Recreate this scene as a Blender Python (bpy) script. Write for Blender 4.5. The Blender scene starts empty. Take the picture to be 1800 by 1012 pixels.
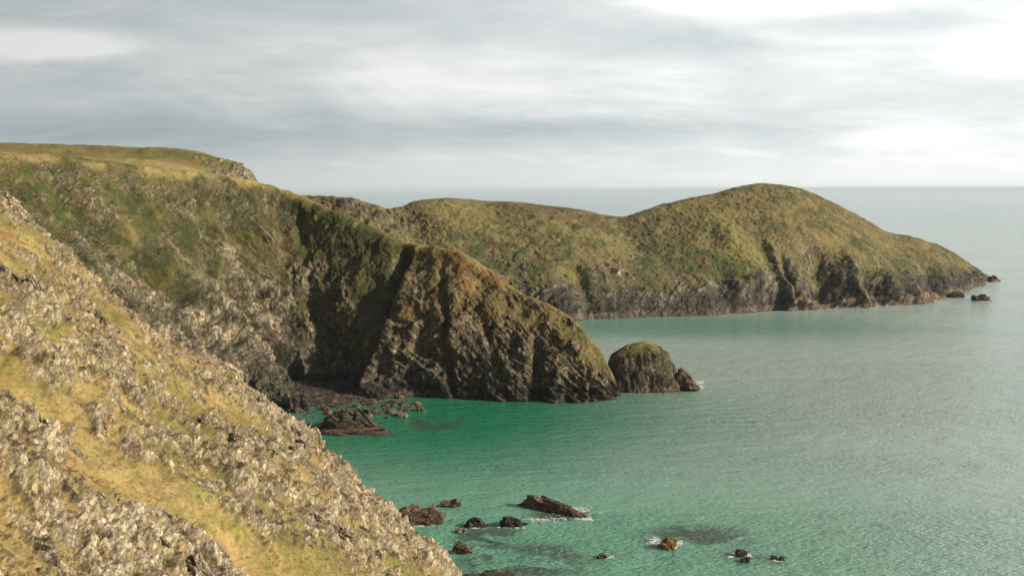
import bpy, math, random
import numpy as np
from mathutils import Matrix, Vector

scene = bpy.context.scene
COL = scene.collection
rng = random.Random(7)

# ------------------------------------------------------------------ camera frame
F_PX, H_CAM = 1930.0, 60.0
PITCH = math.atan2(173.0, F_PX)
ROLL = 0.0030
CAM = np.array([0.0, 0.0, H_CAM])
_f = np.array([0.0, math.cos(PITCH), -math.sin(PITCH)])
_u = np.array([0.0, math.sin(PITCH), math.cos(PITCH)])
_r = np.array([1.0, 0.0, 0.0])
RGT = _r * math.cos(ROLL) - _u * math.sin(ROLL)
UPV = _u * math.cos(ROLL) + _r * math.sin(ROLL)


def ray(u, v):
    d = (u - 900.0) * RGT + (506.0 - v) * UPV + F_PX * _f
    return d / d[1]


def W(u, v, d):                      # point seen at (u, v) at forward distance d
    return CAM + ray(u, v) * d


def Wz(u, v, z=0.0):                 # point seen at (u, v) on the level z
    r = ray(u, v)
    return CAM + r * ((z - H_CAM) / r[2])


# ------------------------------------------------------------------ noise
def _hash(ix, iy, iz, seed):
    h = (ix.astype(np.uint32) * np.uint32(0x8da6b343)) ^ (iy.astype(np.uint32) * np.uint32(0xd8163841)) \
        ^ (iz.astype(np.uint32) * np.uint32(0xcb1ab31f)) ^ np.uint32((seed * 0x9e3779b1) & 0xffffffff)
    h ^= h >> np.uint32(15); h *= np.uint32(0x2c1b3c6d)
    h ^= h >> np.uint32(12); h *= np.uint32(0x297a2d39)
    h ^= h >> np.uint32(15)
    return h


def _rnd(h):
    return (h & np.uint32(0xffffff)).astype(np.float32) * np.float32(1.0 / 16777216.0)


def vnoise(P, seed=0):
    """value noise in 3D, range -1..1; P is (N, 3)"""
    i = np.floor(P); f = (P - i).astype(np.float32); i = i.astype(np.int64)
    w = f * f * f * (f * (f * 6 - 15) + 10)
    out = np.zeros(len(P), np.float32)
    for dx in (0, 1):
        wx = w[:, 0] if dx else 1 - w[:, 0]
        for dy in (0, 1):
            wy = w[:, 1] if dy else 1 - w[:, 1]
            for dz in (0, 1):
                wz = w[:, 2] if dz else 1 - w[:, 2]
                out += wx * wy * wz * _rnd(_hash(i[:, 0] + dx, i[:, 1] + dy, i[:, 2] + dz, seed))
    return out * 2 - 1


def fbm(P, octs=4, seed=0, gain=0.5):
    out = 0; a = 1.0; s = 0.0; P = np.asarray(P, np.float64)
    for o in range(octs):
        out = out + a * vnoise(P * (2.03 ** o) + 17.3 * o, seed + o * 31); s += a; a *= gain
    return out / s


def ridged(P, octs=4, seed=0, gain=0.55):
    out = 0; a = 1.0; s = 0.0
    for o in range(octs):
        n = 1 - np.abs(vnoise(P * (2.07 ** o) + 9.1 * o, seed + o * 13)) * 2
        out = out + a * n; s += a; a *= gain
    return out / s


def facet(P, seed=0, tilt=1.0, soft=0.0):
    """angular blocks: each cell of a jittered lattice gets its own offset and its own tilted plane"""
    i = np.floor(P).astype(np.int64)
    best = np.full(len(P), 1e9, np.float32); sec = best.copy()
    h_best = np.zeros(len(P), np.uint32); d_best = np.zeros((len(P), 3), np.float32)
    for dx in (-1, 0, 1):
        for dy in (-1, 0, 1):
            for dz in (-1, 0, 1):
                cx, cy, cz = i[:, 0] + dx, i[:, 1] + dy, i[:, 2] + dz
                h = _hash(cx, cy, cz, seed)
                h2 = h * np.uint32(0x85ebca6b); h2 ^= h2 >> np.uint32(13); h3 = h2 * np.uint32(0xc2b2ae35); h3 ^= h3 >> np.uint32(16)
                d = np.stack([P[:, 0] - cx - _rnd(h), P[:, 1] - cy - _rnd(h2), P[:, 2] - cz - _rnd(h3)], 1).astype(np.float32)
                q = (d * d).sum(1)
                m = q < best
                sec = np.where(m, best, np.minimum(sec, q))
                best = np.where(m, q, best); h_best = np.where(m, h3, h_best); d_best[m] = d[m]
    a = h_best * np.uint32(0x7feb352d); a ^= a >> np.uint32(15)
    b = a * np.uint32(0x846ca68b); b ^= b >> np.uint32(16)
    c = b * np.uint32(0x9e3779b1); c ^= c >> np.uint32(14)
    e = c * np.uint32(0x2c1b3c6d); e ^= e >> np.uint32(15)
    g = np.stack([_rnd(a), _rnd(b), _rnd(c)], 1) - 0.5
    height = (_rnd(e) - 0.5) + tilt * (g * d_best).sum(1) * 2
    k = np.sqrt(sec) - np.sqrt(best)
    if soft: height = (height + .35) * sstep(0, soft, k) - .35
    return height, _rnd(b), k                                  # height, cell random, distance to the crack


_ROT = np.array([[0.36, 0.48, -0.8], [-0.8, 0.6, 0.0], [0.48, 0.64, 0.6]])


def planes(P, seed=0, warp=.35):
    """angular relief: random heights joined by flat faces over a tetrahedral lattice, -1..1, no steps"""
    P = np.asarray(P, np.float64) @ _ROT.T
    if warp: P = P + warp * np.stack([vnoise(P * .9 + 3.1, seed + 71), vnoise(P * .9 + 8.7, seed + 72), vnoise(P * .9 + 5.3, seed + 73)], 1)
    i = np.floor(P); f = (P - i).astype(np.float32); i = i.astype(np.int64)
    o = np.argsort(-f, axis=1); fs = np.take_along_axis(f, o, 1)
    n = np.arange(len(P)); cur = i.copy()
    out = (1 - fs[:, 0]) * _rnd(_hash(cur[:, 0], cur[:, 1], cur[:, 2], seed))
    for k in range(3):
        cur[n, o[:, k]] += 1
        w = fs[:, k] - (fs[:, k + 1] if k < 2 else 0)
        out += w * _rnd(_hash(cur[:, 0], cur[:, 1], cur[:, 2], seed))
    return out * 2 - 1


def sstep(a, b, x):
    t = np.clip((x - a) / (b - a), 0, 1)
    return t * t * (3 - 2 * t)


def mixc(a, b, t):
    t = np.asarray(t)[..., None]
    return np.asarray(a) * (1 - t) + np.asarray(b) * t


# ------------------------------------------------------------------ meshes
def mesh_from(name, V, Fc, col=None, mat=None, smooth=True, rock=None):
    V = np.ascontiguousarray(V, np.float32); Fc = np.ascontiguousarray(Fc, np.int32)
    k = Fc.shape[1]
    me = bpy.data.meshes.new(name)
    me.vertices.add(len(V)); me.vertices.foreach_set('co', V.ravel())
    me.loops.add(Fc.size); me.loops.foreach_set('vertex_index', Fc.ravel())
    me.polygons.add(len(Fc))
    me.polygons.foreach_set('loop_start', np.arange(0, Fc.size, k, dtype=np.int32))
    try:
        me.polygons.foreach_set('loop_total', np.full(len(Fc), k, np.int32))
    except Exception:
        pass
    me.polygons.foreach_set('use_smooth', np.full(len(Fc), smooth, bool))
    if col is not None:
        at = me.attributes.new('Col', 'FLOAT_COLOR', 'POINT')
        c4 = np.ones((len(V), 4), np.float32); c4[:, :3] = np.clip(col, 0, 1)
        if rock is not None: c4[:, 3] = np.clip(rock, 0, 1)
        at.data.foreach_set('color', c4.ravel())
    me.update(calc_edges=True)
    if mat: me.materials.append(mat)
    return me


def grid_faces(R, C):
    a = np.arange(R * C).reshape(R, C)
    return np.stack([a[:-1, :-1], a[:-1, 1:], a[1:, 1:], a[1:, :-1]], -1).reshape(-1, 4)


def link(name, me, label=None, cat=None, kind=None, group=None, loc=None, parent=None):
    o = bpy.data.objects.new(name, me); COL.objects.link(o)
    if label: o['label'] = label
    if cat: o['category'] = cat
    if kind: o['kind'] = kind
    if group: o['group'] = group
    if loc is not None: o.location = loc
    if parent: o.parent = parent
    return o


def catmull(ctrl, t):
    """ctrl (n, ...) sampled at float indices t"""
    n = len(ctrl)
    ext = np.concatenate([2 * ctrl[:1] - ctrl[1:2], ctrl, 2 * ctrl[-1:] - ctrl[-2:-1]], 0)
    i = np.clip(np.floor(t).astype(int), 0, n - 2); f = t - i
    f = f.reshape((-1,) + (1,) * (ctrl.ndim - 1))
    p0, p1, p2, p3 = ext[i], ext[i + 1], ext[i + 2], ext[i + 3]
    return 0.5 * (2 * p1 + (p2 - p0) * f + (2 * p0 - 5 * p1 + 4 * p2 - p3) * f ** 2 + (3 * p1 - p0 - 3 * p2 + p3) * f ** 3)


def arc_params(ctrl, N, weight=None):
    """float indices along axis 0, spread evenly over the mean length"""
    fine = np.linspace(0, len(ctrl) - 1, (len(ctrl) - 1) * 12 + 1)
    P = catmull(ctrl, fine)
    seg = np.linalg.norm(np.diff(P, axis=0), axis=-1)
    while seg.ndim > 1: seg = seg.mean(-1)
    if weight is not None:
        seg = seg * np.interp((fine[:-1] + fine[1:]) / 2, np.arange(len(ctrl)), weight)
    L = np.concatenate([[0], np.cumsum(seg)])
    return np.interp(np.linspace(0, L[-1], N), L, fine)


def loft(ctrl, R, C, wrow=None, wcol=None):
    ctrl = np.asarray(ctrl, float)
    tr = arc_params(ctrl, R, wrow); tc = arc_params(np.swapaxes(ctrl, 0, 1), C, wcol)
    A = catmull(ctrl, tr)
    B = np.swapaxes(catmull(np.swapaxes(A, 0, 1), tc), 0, 1)
    return B, tr, tc


def grid_normals(P):
    du = np.gradient(P, axis=1); dv = np.gradient(P, axis=0)
    n = np.cross(du, dv); n /= np.linalg.norm(n, axis=-1, keepdims=True) + 1e-9
    return n


# ------------------------------------------------------------------ node helper
class NT:
    def __init__(s, tree):
        s.t = tree; s.n = tree.nodes; s.n.clear()

    def new(s, typ, inp=None, **kw):
        nd = s.n.new(typ)
        for k, v in kw.items(): setattr(nd, k, v)
        for k, v in (inp or {}).items(): s.put(nd.inputs[k], v)
        return nd

    def put(s, sock, v):
        if isinstance(v, bpy.types.NodeSocket): s.t.links.new(v, sock)
        else: sock.default_value = v

    def m(s, op, a, b=0.0, c=None, clamp=False):
        nd = s.n.new('ShaderNodeMath'); nd.operation = op; nd.use_clamp = clamp
        s.put(nd.inputs[0], a); s.put(nd.inputs[1], b)
        if c is not None: s.put(nd.inputs[2], c)
        return nd.outputs[0]

    def noise(s, vec, scale, detail=4, rough=0.5, dist=0.0):
        nd = s.new('ShaderNodeTexNoise', {'Scale': scale, 'Detail': detail, 'Roughness': rough, 'Distortion': dist})
        if vec is not None: s.put(nd.inputs['Vector'], vec)
        return nd.outputs['Fac']

    def mapr(s, v, a, b, c=0.0, d=1.0, smooth=True):
        nd = s.new('ShaderNodeMapRange', {'Value': v, 'From Min': a, 'From Max': b, 'To Min': c, 'To Max': d})
        nd.interpolation_type = 'SMOOTHSTEP' if smooth else 'LINEAR'; nd.clamp = True
        return nd.outputs['Result']

    def mix(s, f, a, b, mode='MIX'):
        nd = s.n.new('ShaderNodeMix'); nd.data_type = 'RGBA'; nd.blend_type = mode
        s.put(nd.inputs[0], f)
        for k, v in ((6, a), (7, b)):
            if isinstance(v, (tuple, list)) and len(v) == 3: v = (*v, 1)
            s.put(nd.inputs[k], v)
        return nd.outputs[2]


def ground_material(name, scale, rough=0.95, var=0.35, spec=0.15, bump=0.0, bump_d=0.1, block=1.0, stretch=(1, 1, 1), rot=(0, 0, 0), crack=.4, warp=1.2):
    """colour from the mesh (what lies there), broken up by noise; bare rock (alpha of Col) also by blocks and joints"""
    m = bpy.data.materials.new(name); m.use_nodes = True
    t = NT(m.node_tree)
    at = t.new('ShaderNodeAttribute', attribute_name='Col')
    rock = at.outputs['Alpha']
    pos = t.new('ShaderNodeNewGeometry').outputs['Position']
    n1 = t.noise(pos, scale, 6, 0.65)
    n2 = t.noise(pos, scale * 0.13, 4, 0.6)
    k = t.m('MULTIPLY', t.mapr(n1, 0.25, 0.75, 1 - var, 1 + var, False), t.mapr(n2, 0.3, 0.7, 1 - var * .4, 1 + var * .4, False))
    mp = t.new('ShaderNodeMapping', {'Vector': pos, 'Rotation': rot, 'Scale': stretch}).outputs[0]
    wn = t.new('ShaderNodeTexNoise', {'Vector': mp, 'Scale': block * .8, 'Detail': 5, 'Roughness': .65})
    off = t.new('ShaderNodeVectorMath', {0: wn.outputs['Color'], 1: (.5, .5, .5)}, operation='SUBTRACT').outputs[0]
    off = t.new('ShaderNodeVectorMath', {0: off, 'Scale': warp * 1.6 / block}, operation='SCALE').outputs[0]
    wp = t.new('ShaderNodeVectorMath', {0: mp, 1: off}, operation='ADD').outputs[0]
    tones = []
    for sc in (block, block * .36):
        vn = t.new('ShaderNodeTexVoronoi', {'Vector': wp, 'Scale': sc})
        tones.append(t.new('ShaderNodeSeparateColor', {0: vn.outputs['Color']}).outputs[0])
    ed = t.new('ShaderNodeTexVoronoi', {'Vector': wp, 'Scale': block * .6}, feature='DISTANCE_TO_EDGE').outputs['Distance']
    kr = t.m('MULTIPLY', t.mapr(tones[0], 0, 1, .55, 1.45, False), t.mapr(tones[1], 0, 1, .72, 1.28, False))
    kr = t.m('MULTIPLY', kr, t.mapr(ed, .0, .09, 1 - crack, 1.05))
    k = t.m('MULTIPLY', k, t.m('ADD', 1.0, t.m('MULTIPLY', t.m('SUBTRACT', kr, 1.0), rock)))
    cmb = t.new('ShaderNodeCombineColor', {0: k, 1: k, 2: k})
    c = t.mix(1.0, at.outputs['Color'], cmb.outputs[0], 'MULTIPLY')
    b = t.new('ShaderNodeBsdfPrincipled', {'Base Color': c, 'Roughness': rough, 'Specular IOR Level': spec})
    if bump:
        h = t.m('ADD', t.m('MULTIPLY', n1, .6), t.m('MULTIPLY', rock, t.m('ADD', t.m('MULTIPLY', tones[0], .9), t.m('ADD', t.m('MULTIPLY', tones[1], 1.2), t.mapr(ed, 0, .1, 0, 2 * crack)))))
        bp = t.new('ShaderNodeBump', {'Strength': bump, 'Distance': bump_d, 'Height': h})
        t.put(b.inputs['Normal'], bp.outputs[0])
    o = t.new('ShaderNodeOutputMaterial'); t.t.links.new(b.outputs[0], o.inputs[0])
    return m


M_HILL = ground_material('dry grass and pale crag', 3.2, var=.4, bump=0.9, bump_d=0.2, block=3.4, stretch=(1.5, .7, .7), rot=(0, .6, .3), crack=.14, warp=1.9)
M_CLIFF = ground_material('grass and dark crag', 1.2, var=.40, bump=0.9, bump_d=0.5, block=.75, stretch=(1.4, 1, .6), rot=(0, .65, 0))
M_FAR = ground_material('heath and grey crag', 0.7, bump=0.7, bump_d=0.7, block=.42, stretch=(1.3, .8, .7), rot=(0, .6, 0))
M_ROCK = ground_material('wet brown rock', 2.2, 0.75, bump=0.7, bump_d=0.15, spec=0.3, block=1.6)

# ------------------------------------------------------------------ near hillside
PN = np.array([0.62, 0.08, 0.78]); PN /= np.linalg.norm(PN)
P0 = W(400, 625, 140)
CPL = CAM - PN * float((CAM - P0) @ PN)                        # camera foot on the slope's plane
E2 = np.cross(PN, [0, 0, 1.0]); E2 /= np.linalg.norm(E2)       # along the strike
E2 = E2 if E2[1] > 0 else -E2
E1 = np.cross(E2, PN); E1 = E1 if E1[2] < 0 else -E1           # down the fall line


def to_plane(u, v):
    r = ray(u, v); t = ((P0 - CAM) @ PN) / (r @ PN)
    q = CAM + r * t - CPL
    return np.array([q @ E1, q @ E2])


def polyline(pts):
    return np.array([to_plane(*p) for p in pts])


def sdist(pl, X, Y):
    """signed distance across a line that runs down the slope: positive on the camera's side"""
    A = pl @ AXD; E = pl @ AXE; o = np.argsort(A); A, E = A[o], E[o]
    aa = np.linspace(A[0] - 300, A[-1] + 300, 6000)
    s0 = np.clip((E[2] - E[0]) / (A[2] - A[0]), -.6, .6); s1 = np.clip((E[-1] - E[-3]) / (A[-1] - A[-3]), -.6, .6)
    ee = np.interp(aa, A, E) + np.where(aa < A[0], (aa - A[0]) * s0, 0) + np.where(aa > A[-1], (aa - A[-1]) * s1, 0)
    kw = np.hanning(25); kw /= kw.sum(); ee = np.convolve(np.pad(ee, 12, 'edge'), kw, 'valid')
    gr = np.gradient(ee, aa)
    a = X * AXD[0] + Y * AXD[1]; e = X * AXE[0] + Y * AXE[1]
    return (np.interp(a, aa, ee) - e) / np.sqrt(1 + np.interp(a, aa, gr) ** 2) * NEAR


CREST = polyline([(0, 326), (45, 358), (120, 428), (180, 484), (250, 544), (310, 596), (375, 630), (420, 668), (470, 708),
                  (520, 738), (562, 760), (597, 808), (640, 858), (690, 897), (730, 940), (780, 980), (818, 1020), (862, 1080)])
STRIP_UP = polyline([(0, 625), (120, 715), (230, 800), (330, 868), (430, 925), (520, 975), (590, 1012), (640, 1045)])
STRIP_LO = polyline([(0, 700), (60, 738), (140, 780), (200, 850), (250, 890), (330, 945), (430, 1012), (480, 1050)])
RIB_LO = polyline([(0, 850), (45, 910), (65, 960), (110, 1012), (140, 1060)])


AXD = CREST[-1] - CREST[0]; AXD /= np.linalg.norm(AXD); AXE = np.array([-AXD[1], AXD[0]])
NEAR = 1.0
NEAR = 1.0 if sdist(CREST, np.zeros(1), np.zeros(1))[0] > 0 else -1.0


def build_hillside():
    NR, NA = 1000, 1000
    cs = np.array([to_plane(*p) for p in [(0, 1012), (818, 1012), (0, 345), (400, 625), (-150, 1150)]])
    ang = np.arctan2(cs[:, 1], cs[:, 0])
    a_lo, a_hi = ang.min() - 0.42, ang.max() + 0.30
    rr = np.geomspace(16, 175, NR)[:, None]; aa = np.linspace(a_lo, a_hi, NA)[None, :]
    X = (rr * np.cos(aa)); Y = (rr * np.sin(aa))
    sd = sdist(CREST, X, Y)
    near = 1.0
    s_up = sdist(STRIP_UP, X, Y) * near; s_lo = sdist(STRIP_LO, X, Y) * near; s_rb = sdist(RIB_LO, X, Y) * near
    Q = np.stack([X.ravel(), Y.ravel(), np.zeros(X.size)], 1)
    n_big = fbm(Q / 14, 4, 3).reshape(X.shape); n_mid = fbm(Q / 5, 4, 8).reshape(X.shape)
    # stretched along the ribs, which run down to the right
    d = CREST[-1] - CREST[0]; d /= np.linalg.norm(d); e = np.array([-d[1], d[0]])
    S = np.stack([(X * d[0] + Y * d[1]).ravel(), (X * e[0] + Y * e[1]).ravel()], 1)
    Ss = np.stack([S[:, 0] / 2.2, S[:, 1], 0 * S[:, 0]], 1)
    n_str = fbm(Ss / 2.2, 5, 21, 0.6).reshape(X.shape)
    band = ridged(Ss / 9, 3, 5).reshape(X.shape)
    # where the bare rock is
    upper = sstep(-1, 3, -s_up)                                # between strip and crest
    strip = sstep(-1.0, 1.0, s_up + n_mid * 2) * sstep(-0.8, 0.8, -s_lo + n_mid * 1.5)
    rib = sstep(-0.5, 1.0, s_lo + n_mid) * sstep(-1.0, 1.0, -s_rb + n_mid * 2)
    corner = sstep(-0.5, 1.5, s_rb)
    nearcrest = np.exp(-np.clip(sd, 0, None) / 14.0)
    along = (X - CREST[0][0]) * d[0] + (Y - CREST[0][1]) * d[1]
    along = along / np.linalg.norm(CREST[-1] - CREST[0])       # 0 at the left end, 1 at the right end
    want = upper * (0.24 + 0.17 * nearcrest + 0.20 * sstep(0.3, 0.8, along)) + rib * 0.56 + corner * 0.10 - strip * 0.25
    wob = np.stack([n_str.ravel(), n_mid.ravel(), n_str.ravel()], 1) * .5
    f1, c1, k1 = facet(np.stack([S[:, 0] / 6.0, S[:, 1] / 3.0, n_str.ravel() * .8], 1) + wob, 4, 1.5)
    f2, c2, k2 = facet(np.stack([S[:, 0] / 1.7, S[:, 1] / 0.95, n_str.ravel() * 1.2 + 3], 1) + wob * .8, 5, 1.5, .06)
    f3, c3, k3 = facet(np.stack([S[:, 0] / 0.62, S[:, 1] / 0.42, n_str.ravel() * 2 + 7], 1) + wob, 6, 1.2, .06)
    f1, f2, f3, c1, c2, c3, k1, k2 = [q.reshape(X.shape) for q in (f1, f2, f3, c1, c2, c3, k1, k2)]
    fine = fbm(Q / .5, 4, 75, .6).reshape(X.shape)
    bil = -ridged(np.stack([S[:, 0] / 3.0, S[:, 1] / 1.7, n_mid.ravel()], 1), 4, 55, .6).reshape(X.shape)
    bil2 = -ridged(np.stack([S[:, 0] / 1.1, S[:, 1] / .65, n_mid.ravel() + 4], 1), 3, 57, .6).reshape(X.shape)
    vary = sstep(-.35, .35, fbm(Q / 8, 3, 91).reshape(X.shape))
    S3 = np.stack([S[:, 0], S[:, 1], 0 * S[:, 0]], 1)
    p1, p2, p3, p4 = [planes(S3 / np.array([a_, b_, 1.0]), sd_).reshape(X.shape) for a_, b_, sd_ in ((5.2, 2.7, 601), (2.1, 1.25, 602), (.95, .6, 603), (.42, .30, 604))]
    fine2 = fbm(Ss / 1.0, 4, 93, .65).reshape(X.shape)
    relief = .80 * p1 + .50 * p2 + (.26 + .20 * vary) * p3 + .10 * p4 + .34 * n_str + .16 * bil + .36 * f2 + .18 * f3 + .06 * fine2 + .12
    rock = sstep(-.12, .10, .46 * relief + want - .50 + .26 * n_mid + .16 * band + .16 * n_big + .16 * fine + .46 * fine2)
    hard = rock
    h = 1.7 * n_big + 0.6 * n_mid + 0.55 * band * upper
    h += relief * (.34 * sstep(.0, .4, want) + hard * .52)
    h += hard * .10
    tus = fbm(Q / np.array([0.9, 0.55, 1]), 3, 40).reshape(X.shape)
    h += (1 - hard) * (0.16 * tus + 0.10 * n_str)
    # the grassy gully and the near rib that stands over it
    h -= 1.6 * np.exp(-((s_up + s_lo) / 2 / 5.0) ** 2)
    h += 1.3 * sstep(-0.3, 2.5, s_lo) * np.exp(-np.clip(s_lo - 2.5, 0, None) / 9)
    # past the crest the land falls away to the cove
    back = np.clip(-sd + 0.8 * n_str + .5 * n_mid, 0, None)
    h -= 1.15 * (np.sqrt(back ** 2 + 1.2) - 1.1) + 0.03 * back ** 2
    h -= 0.010 * np.clip(10 - sd, 0, None) ** 2
    P = CPL + X[..., None] * E1 + Y[..., None] * E2 + h[..., None] * PN
    P[..., 2] = np.where(P[..., 2] < -6, -6, P[..., 2])
    # colours: what grows or lies there
    g1 = fbm(Q / 7, 4, 61).reshape(X.shape); g2 = fbm(Ss / 1.3, 4, 67, .6).reshape(X.shape); g3 = fbm(Q / 20, 3, 71).reshape(X.shape)
    grass = mixc((0.275, 0.200, 0.082), (0.18, 0.148, 0.050), sstep(-0.15, 0.35, g1 + .4 * g2))
    grass = mixc(grass, (0.235, 0.145, 0.055), sstep(0.08, 0.45, g3 + 0.5 * g2 + 0.4 * (0.5 - along)))
    grass = mixc(grass, (0.37, 0.27, 0.105), strip * 0.6 * sstep(-.3, .4, g2))
    grass = mixc(grass, (0.16, 0.17, 0.04), sstep(0.25, 0.6, n_mid - .3 * g1) * .7)
    grass = mixc(grass, (0.13, 0.095, 0.035), sstep(0.22, 0.5, fine + .6 * g2) * .55)
    rk = mixc((0.375, 0.305, 0.205), (0.185, 0.146, 0.094), np.clip(c2 * .4 + c3 * .4 + .5 * fine - .35 * bil2 - .1 - .3 * p3, 0, 1))
    rk = mixc(rk, (0.43, 0.365, 0.265), sstep(0.1, 0.5, n_mid + .5 * (c1 - .5)) * (0.10 + .7 * rib))
    rk = mixc(rk, (0.28, 0.17, 0.09), sstep(0.72, 0.95, c3) * .6)
    rk = mixc(rk, (0.30, 0.255, 0.09), sstep(0.05, 0.4, g2 - .2 * f2 + .3 * fine) * 0.38)
    rk = mixc(rk, (0.060, 0.046, 0.030), sstep(-.10, -.40, .4 * bil2 + .5 * p3 + .45 * p4 + .3 * p2 + .4 * fine2 + .14) * .85)
    rk = mixc(rk, (0.40, 0.34, 0.24), sstep(.22, .5, .5 * p3 + .4 * p4 + .4 * fine) * .6)      # darker in the hollows and joints, paler on raised faces
    col = mixc(grass, rk, rock)
    col = mixc(col, (0.07, 0.052, 0.025), sstep(.34, .62, fbm(Ss / .8, 3, 77, .6).reshape(X.shape) + .5 * rock * (1 - rock) * 4 - .1) * .7)
    low = sstep(5, 2, P[..., 2])
    col = mixc(col, (0.10, 0.07, 0.045), low)
    me = mesh_from('hillside', P.reshape(-1, 3), grid_faces(NR, NA), col.reshape(-1, 3), M_HILL, True, rock=rock.ravel())
    o = link('hillside', me, 'steep near hillside of ochre grass and pale crags falling to the cove', 'hillside', 'structure')
    return o, P, rock, sd


HILL, HP, HROCK, HSD = build_hillside()
if HP is not None:
    n = np.cross(HP[1, 0] - HP[0, 0], HP[0, 1] - HP[0, 0])
    if n[2] < 0: HILL.data.flip_normals()


# dry grass standing on the slope
def build_tufts():
    g = np.random.default_rng(5)
    du = np.linalg.norm(np.diff(HP, axis=1), axis=-1)[:-1]; dv = np.linalg.norm(np.diff(HP, axis=0), axis=-1)[:, :-1]
    ok = (1 - HROCK[:-1, :-1]) * (HSD[:-1, :-1] > -2.5) * (HP[:-1, :-1, 2] > 8)
    dist = np.linalg.norm(HP[:-1, :-1] - CAM, axis=-1)
    wgt = (du * dv * ok * np.clip(90 / dist, .3, 2) ** 1.5).ravel(); wgt /= wgt.sum()
    n = 42000
    idx = g.choice(wgt.size, n, p=wgt); r, c = np.divmod(idx, HP.shape[1] - 1)
    base = HP[r, c] + (HP[r + 1, c] - HP[r, c]) * g.random((n, 1)) + (HP[r, c + 1] - HP[r, c]) * g.random((n, 1))
    K = 7
    B = np.repeat(base, K, 0); m = len(B)
    size = np.repeat(g.uniform(.14, .36, n), K) * g.uniform(.7, 1.2, m)
    az = g.uniform(0, 2 * np.pi, m); spread = g.uniform(.15, .8, m)
    dirv = np.stack([np.cos(az) * spread, np.sin(az) * spread, np.ones(m) * .8], 1) + E1 * .75
    dirv /= np.linalg.norm(dirv, axis=1, keepdims=True)
    side = np.stack([-np.sin(az), np.cos(az), np.zeros(m)], 1) * (size * .07)[:, None]
    B = B + np.stack([np.cos(az), np.sin(az), 0 * az], 1) * (size * .18)[:, None] - np.array([0, 0, .05])
    mid = B + dirv * (size * .6)[:, None]
    tip = mid + (dirv * .55 + np.array([0, 0, -.25]) + E1 * .35) * (size * .6)[:, None]
    V = np.stack([B - side, B + side, mid + side * .8, mid - side * .8, tip], 1).reshape(-1, 3)
    k = np.arange(m)[:, None] * 5
    F3 = np.concatenate([k + [0, 1, 2], k + [0, 2, 3], k + [3, 2, 4]], 0)
    tone = np.repeat(g.random(n), K)[:, None] * .7 + g.random((m, 1)) * .3
    col = np.array([0.33, 0.25, 0.11]) * (1 - tone) + np.array([0.19, 0.16, 0.055]) * tone
    col = np.where(np.repeat(g.random(n) < .18, K)[:, None], np.array([0.26, 0.15, 0.05]), col)
    me = mesh_from('dry_grass', V, F3, np.repeat(col, 5, 0), M_HILL, False, rock=np.zeros(len(V)))
    link('dry_grass', me, 'ochre tufts of dry grass growing over the near hillside', 'grass', 'stuff')


build_tufts()


# ------------------------------------------------------------------ cliffs behind the cove
def columns_to_ctrl(cols, hs, back):
    """cols: dicts with ridge, foot, k; rows run from under the water up the face, over the ridge and down the back"""
    rows = []
    for c in cols:
        r, f, k = c['r'], c['f'], c['k']
        col = [np.array([f[0], f[1], -5.0]) + (f - r) * np.array([.04, .04, 0])]
        for h in hs:
            p = h ** k
            q = f + (r - f) * np.array([p, p, h])
            col.append(q)
        for off in (c.get('back') or back):
            z = r[2] + off[2] if off[2] > -500 else -5.0
            col.append(np.array([r[0] + off[0], r[1] + off[1], z]))
        rows.append(col)
    return np.swapaxes(np.array(rows), 0, 1)


HS = (0.0, 0.12, 0.3, 0.5, 0.7, 0.87, 1.0)


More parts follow.
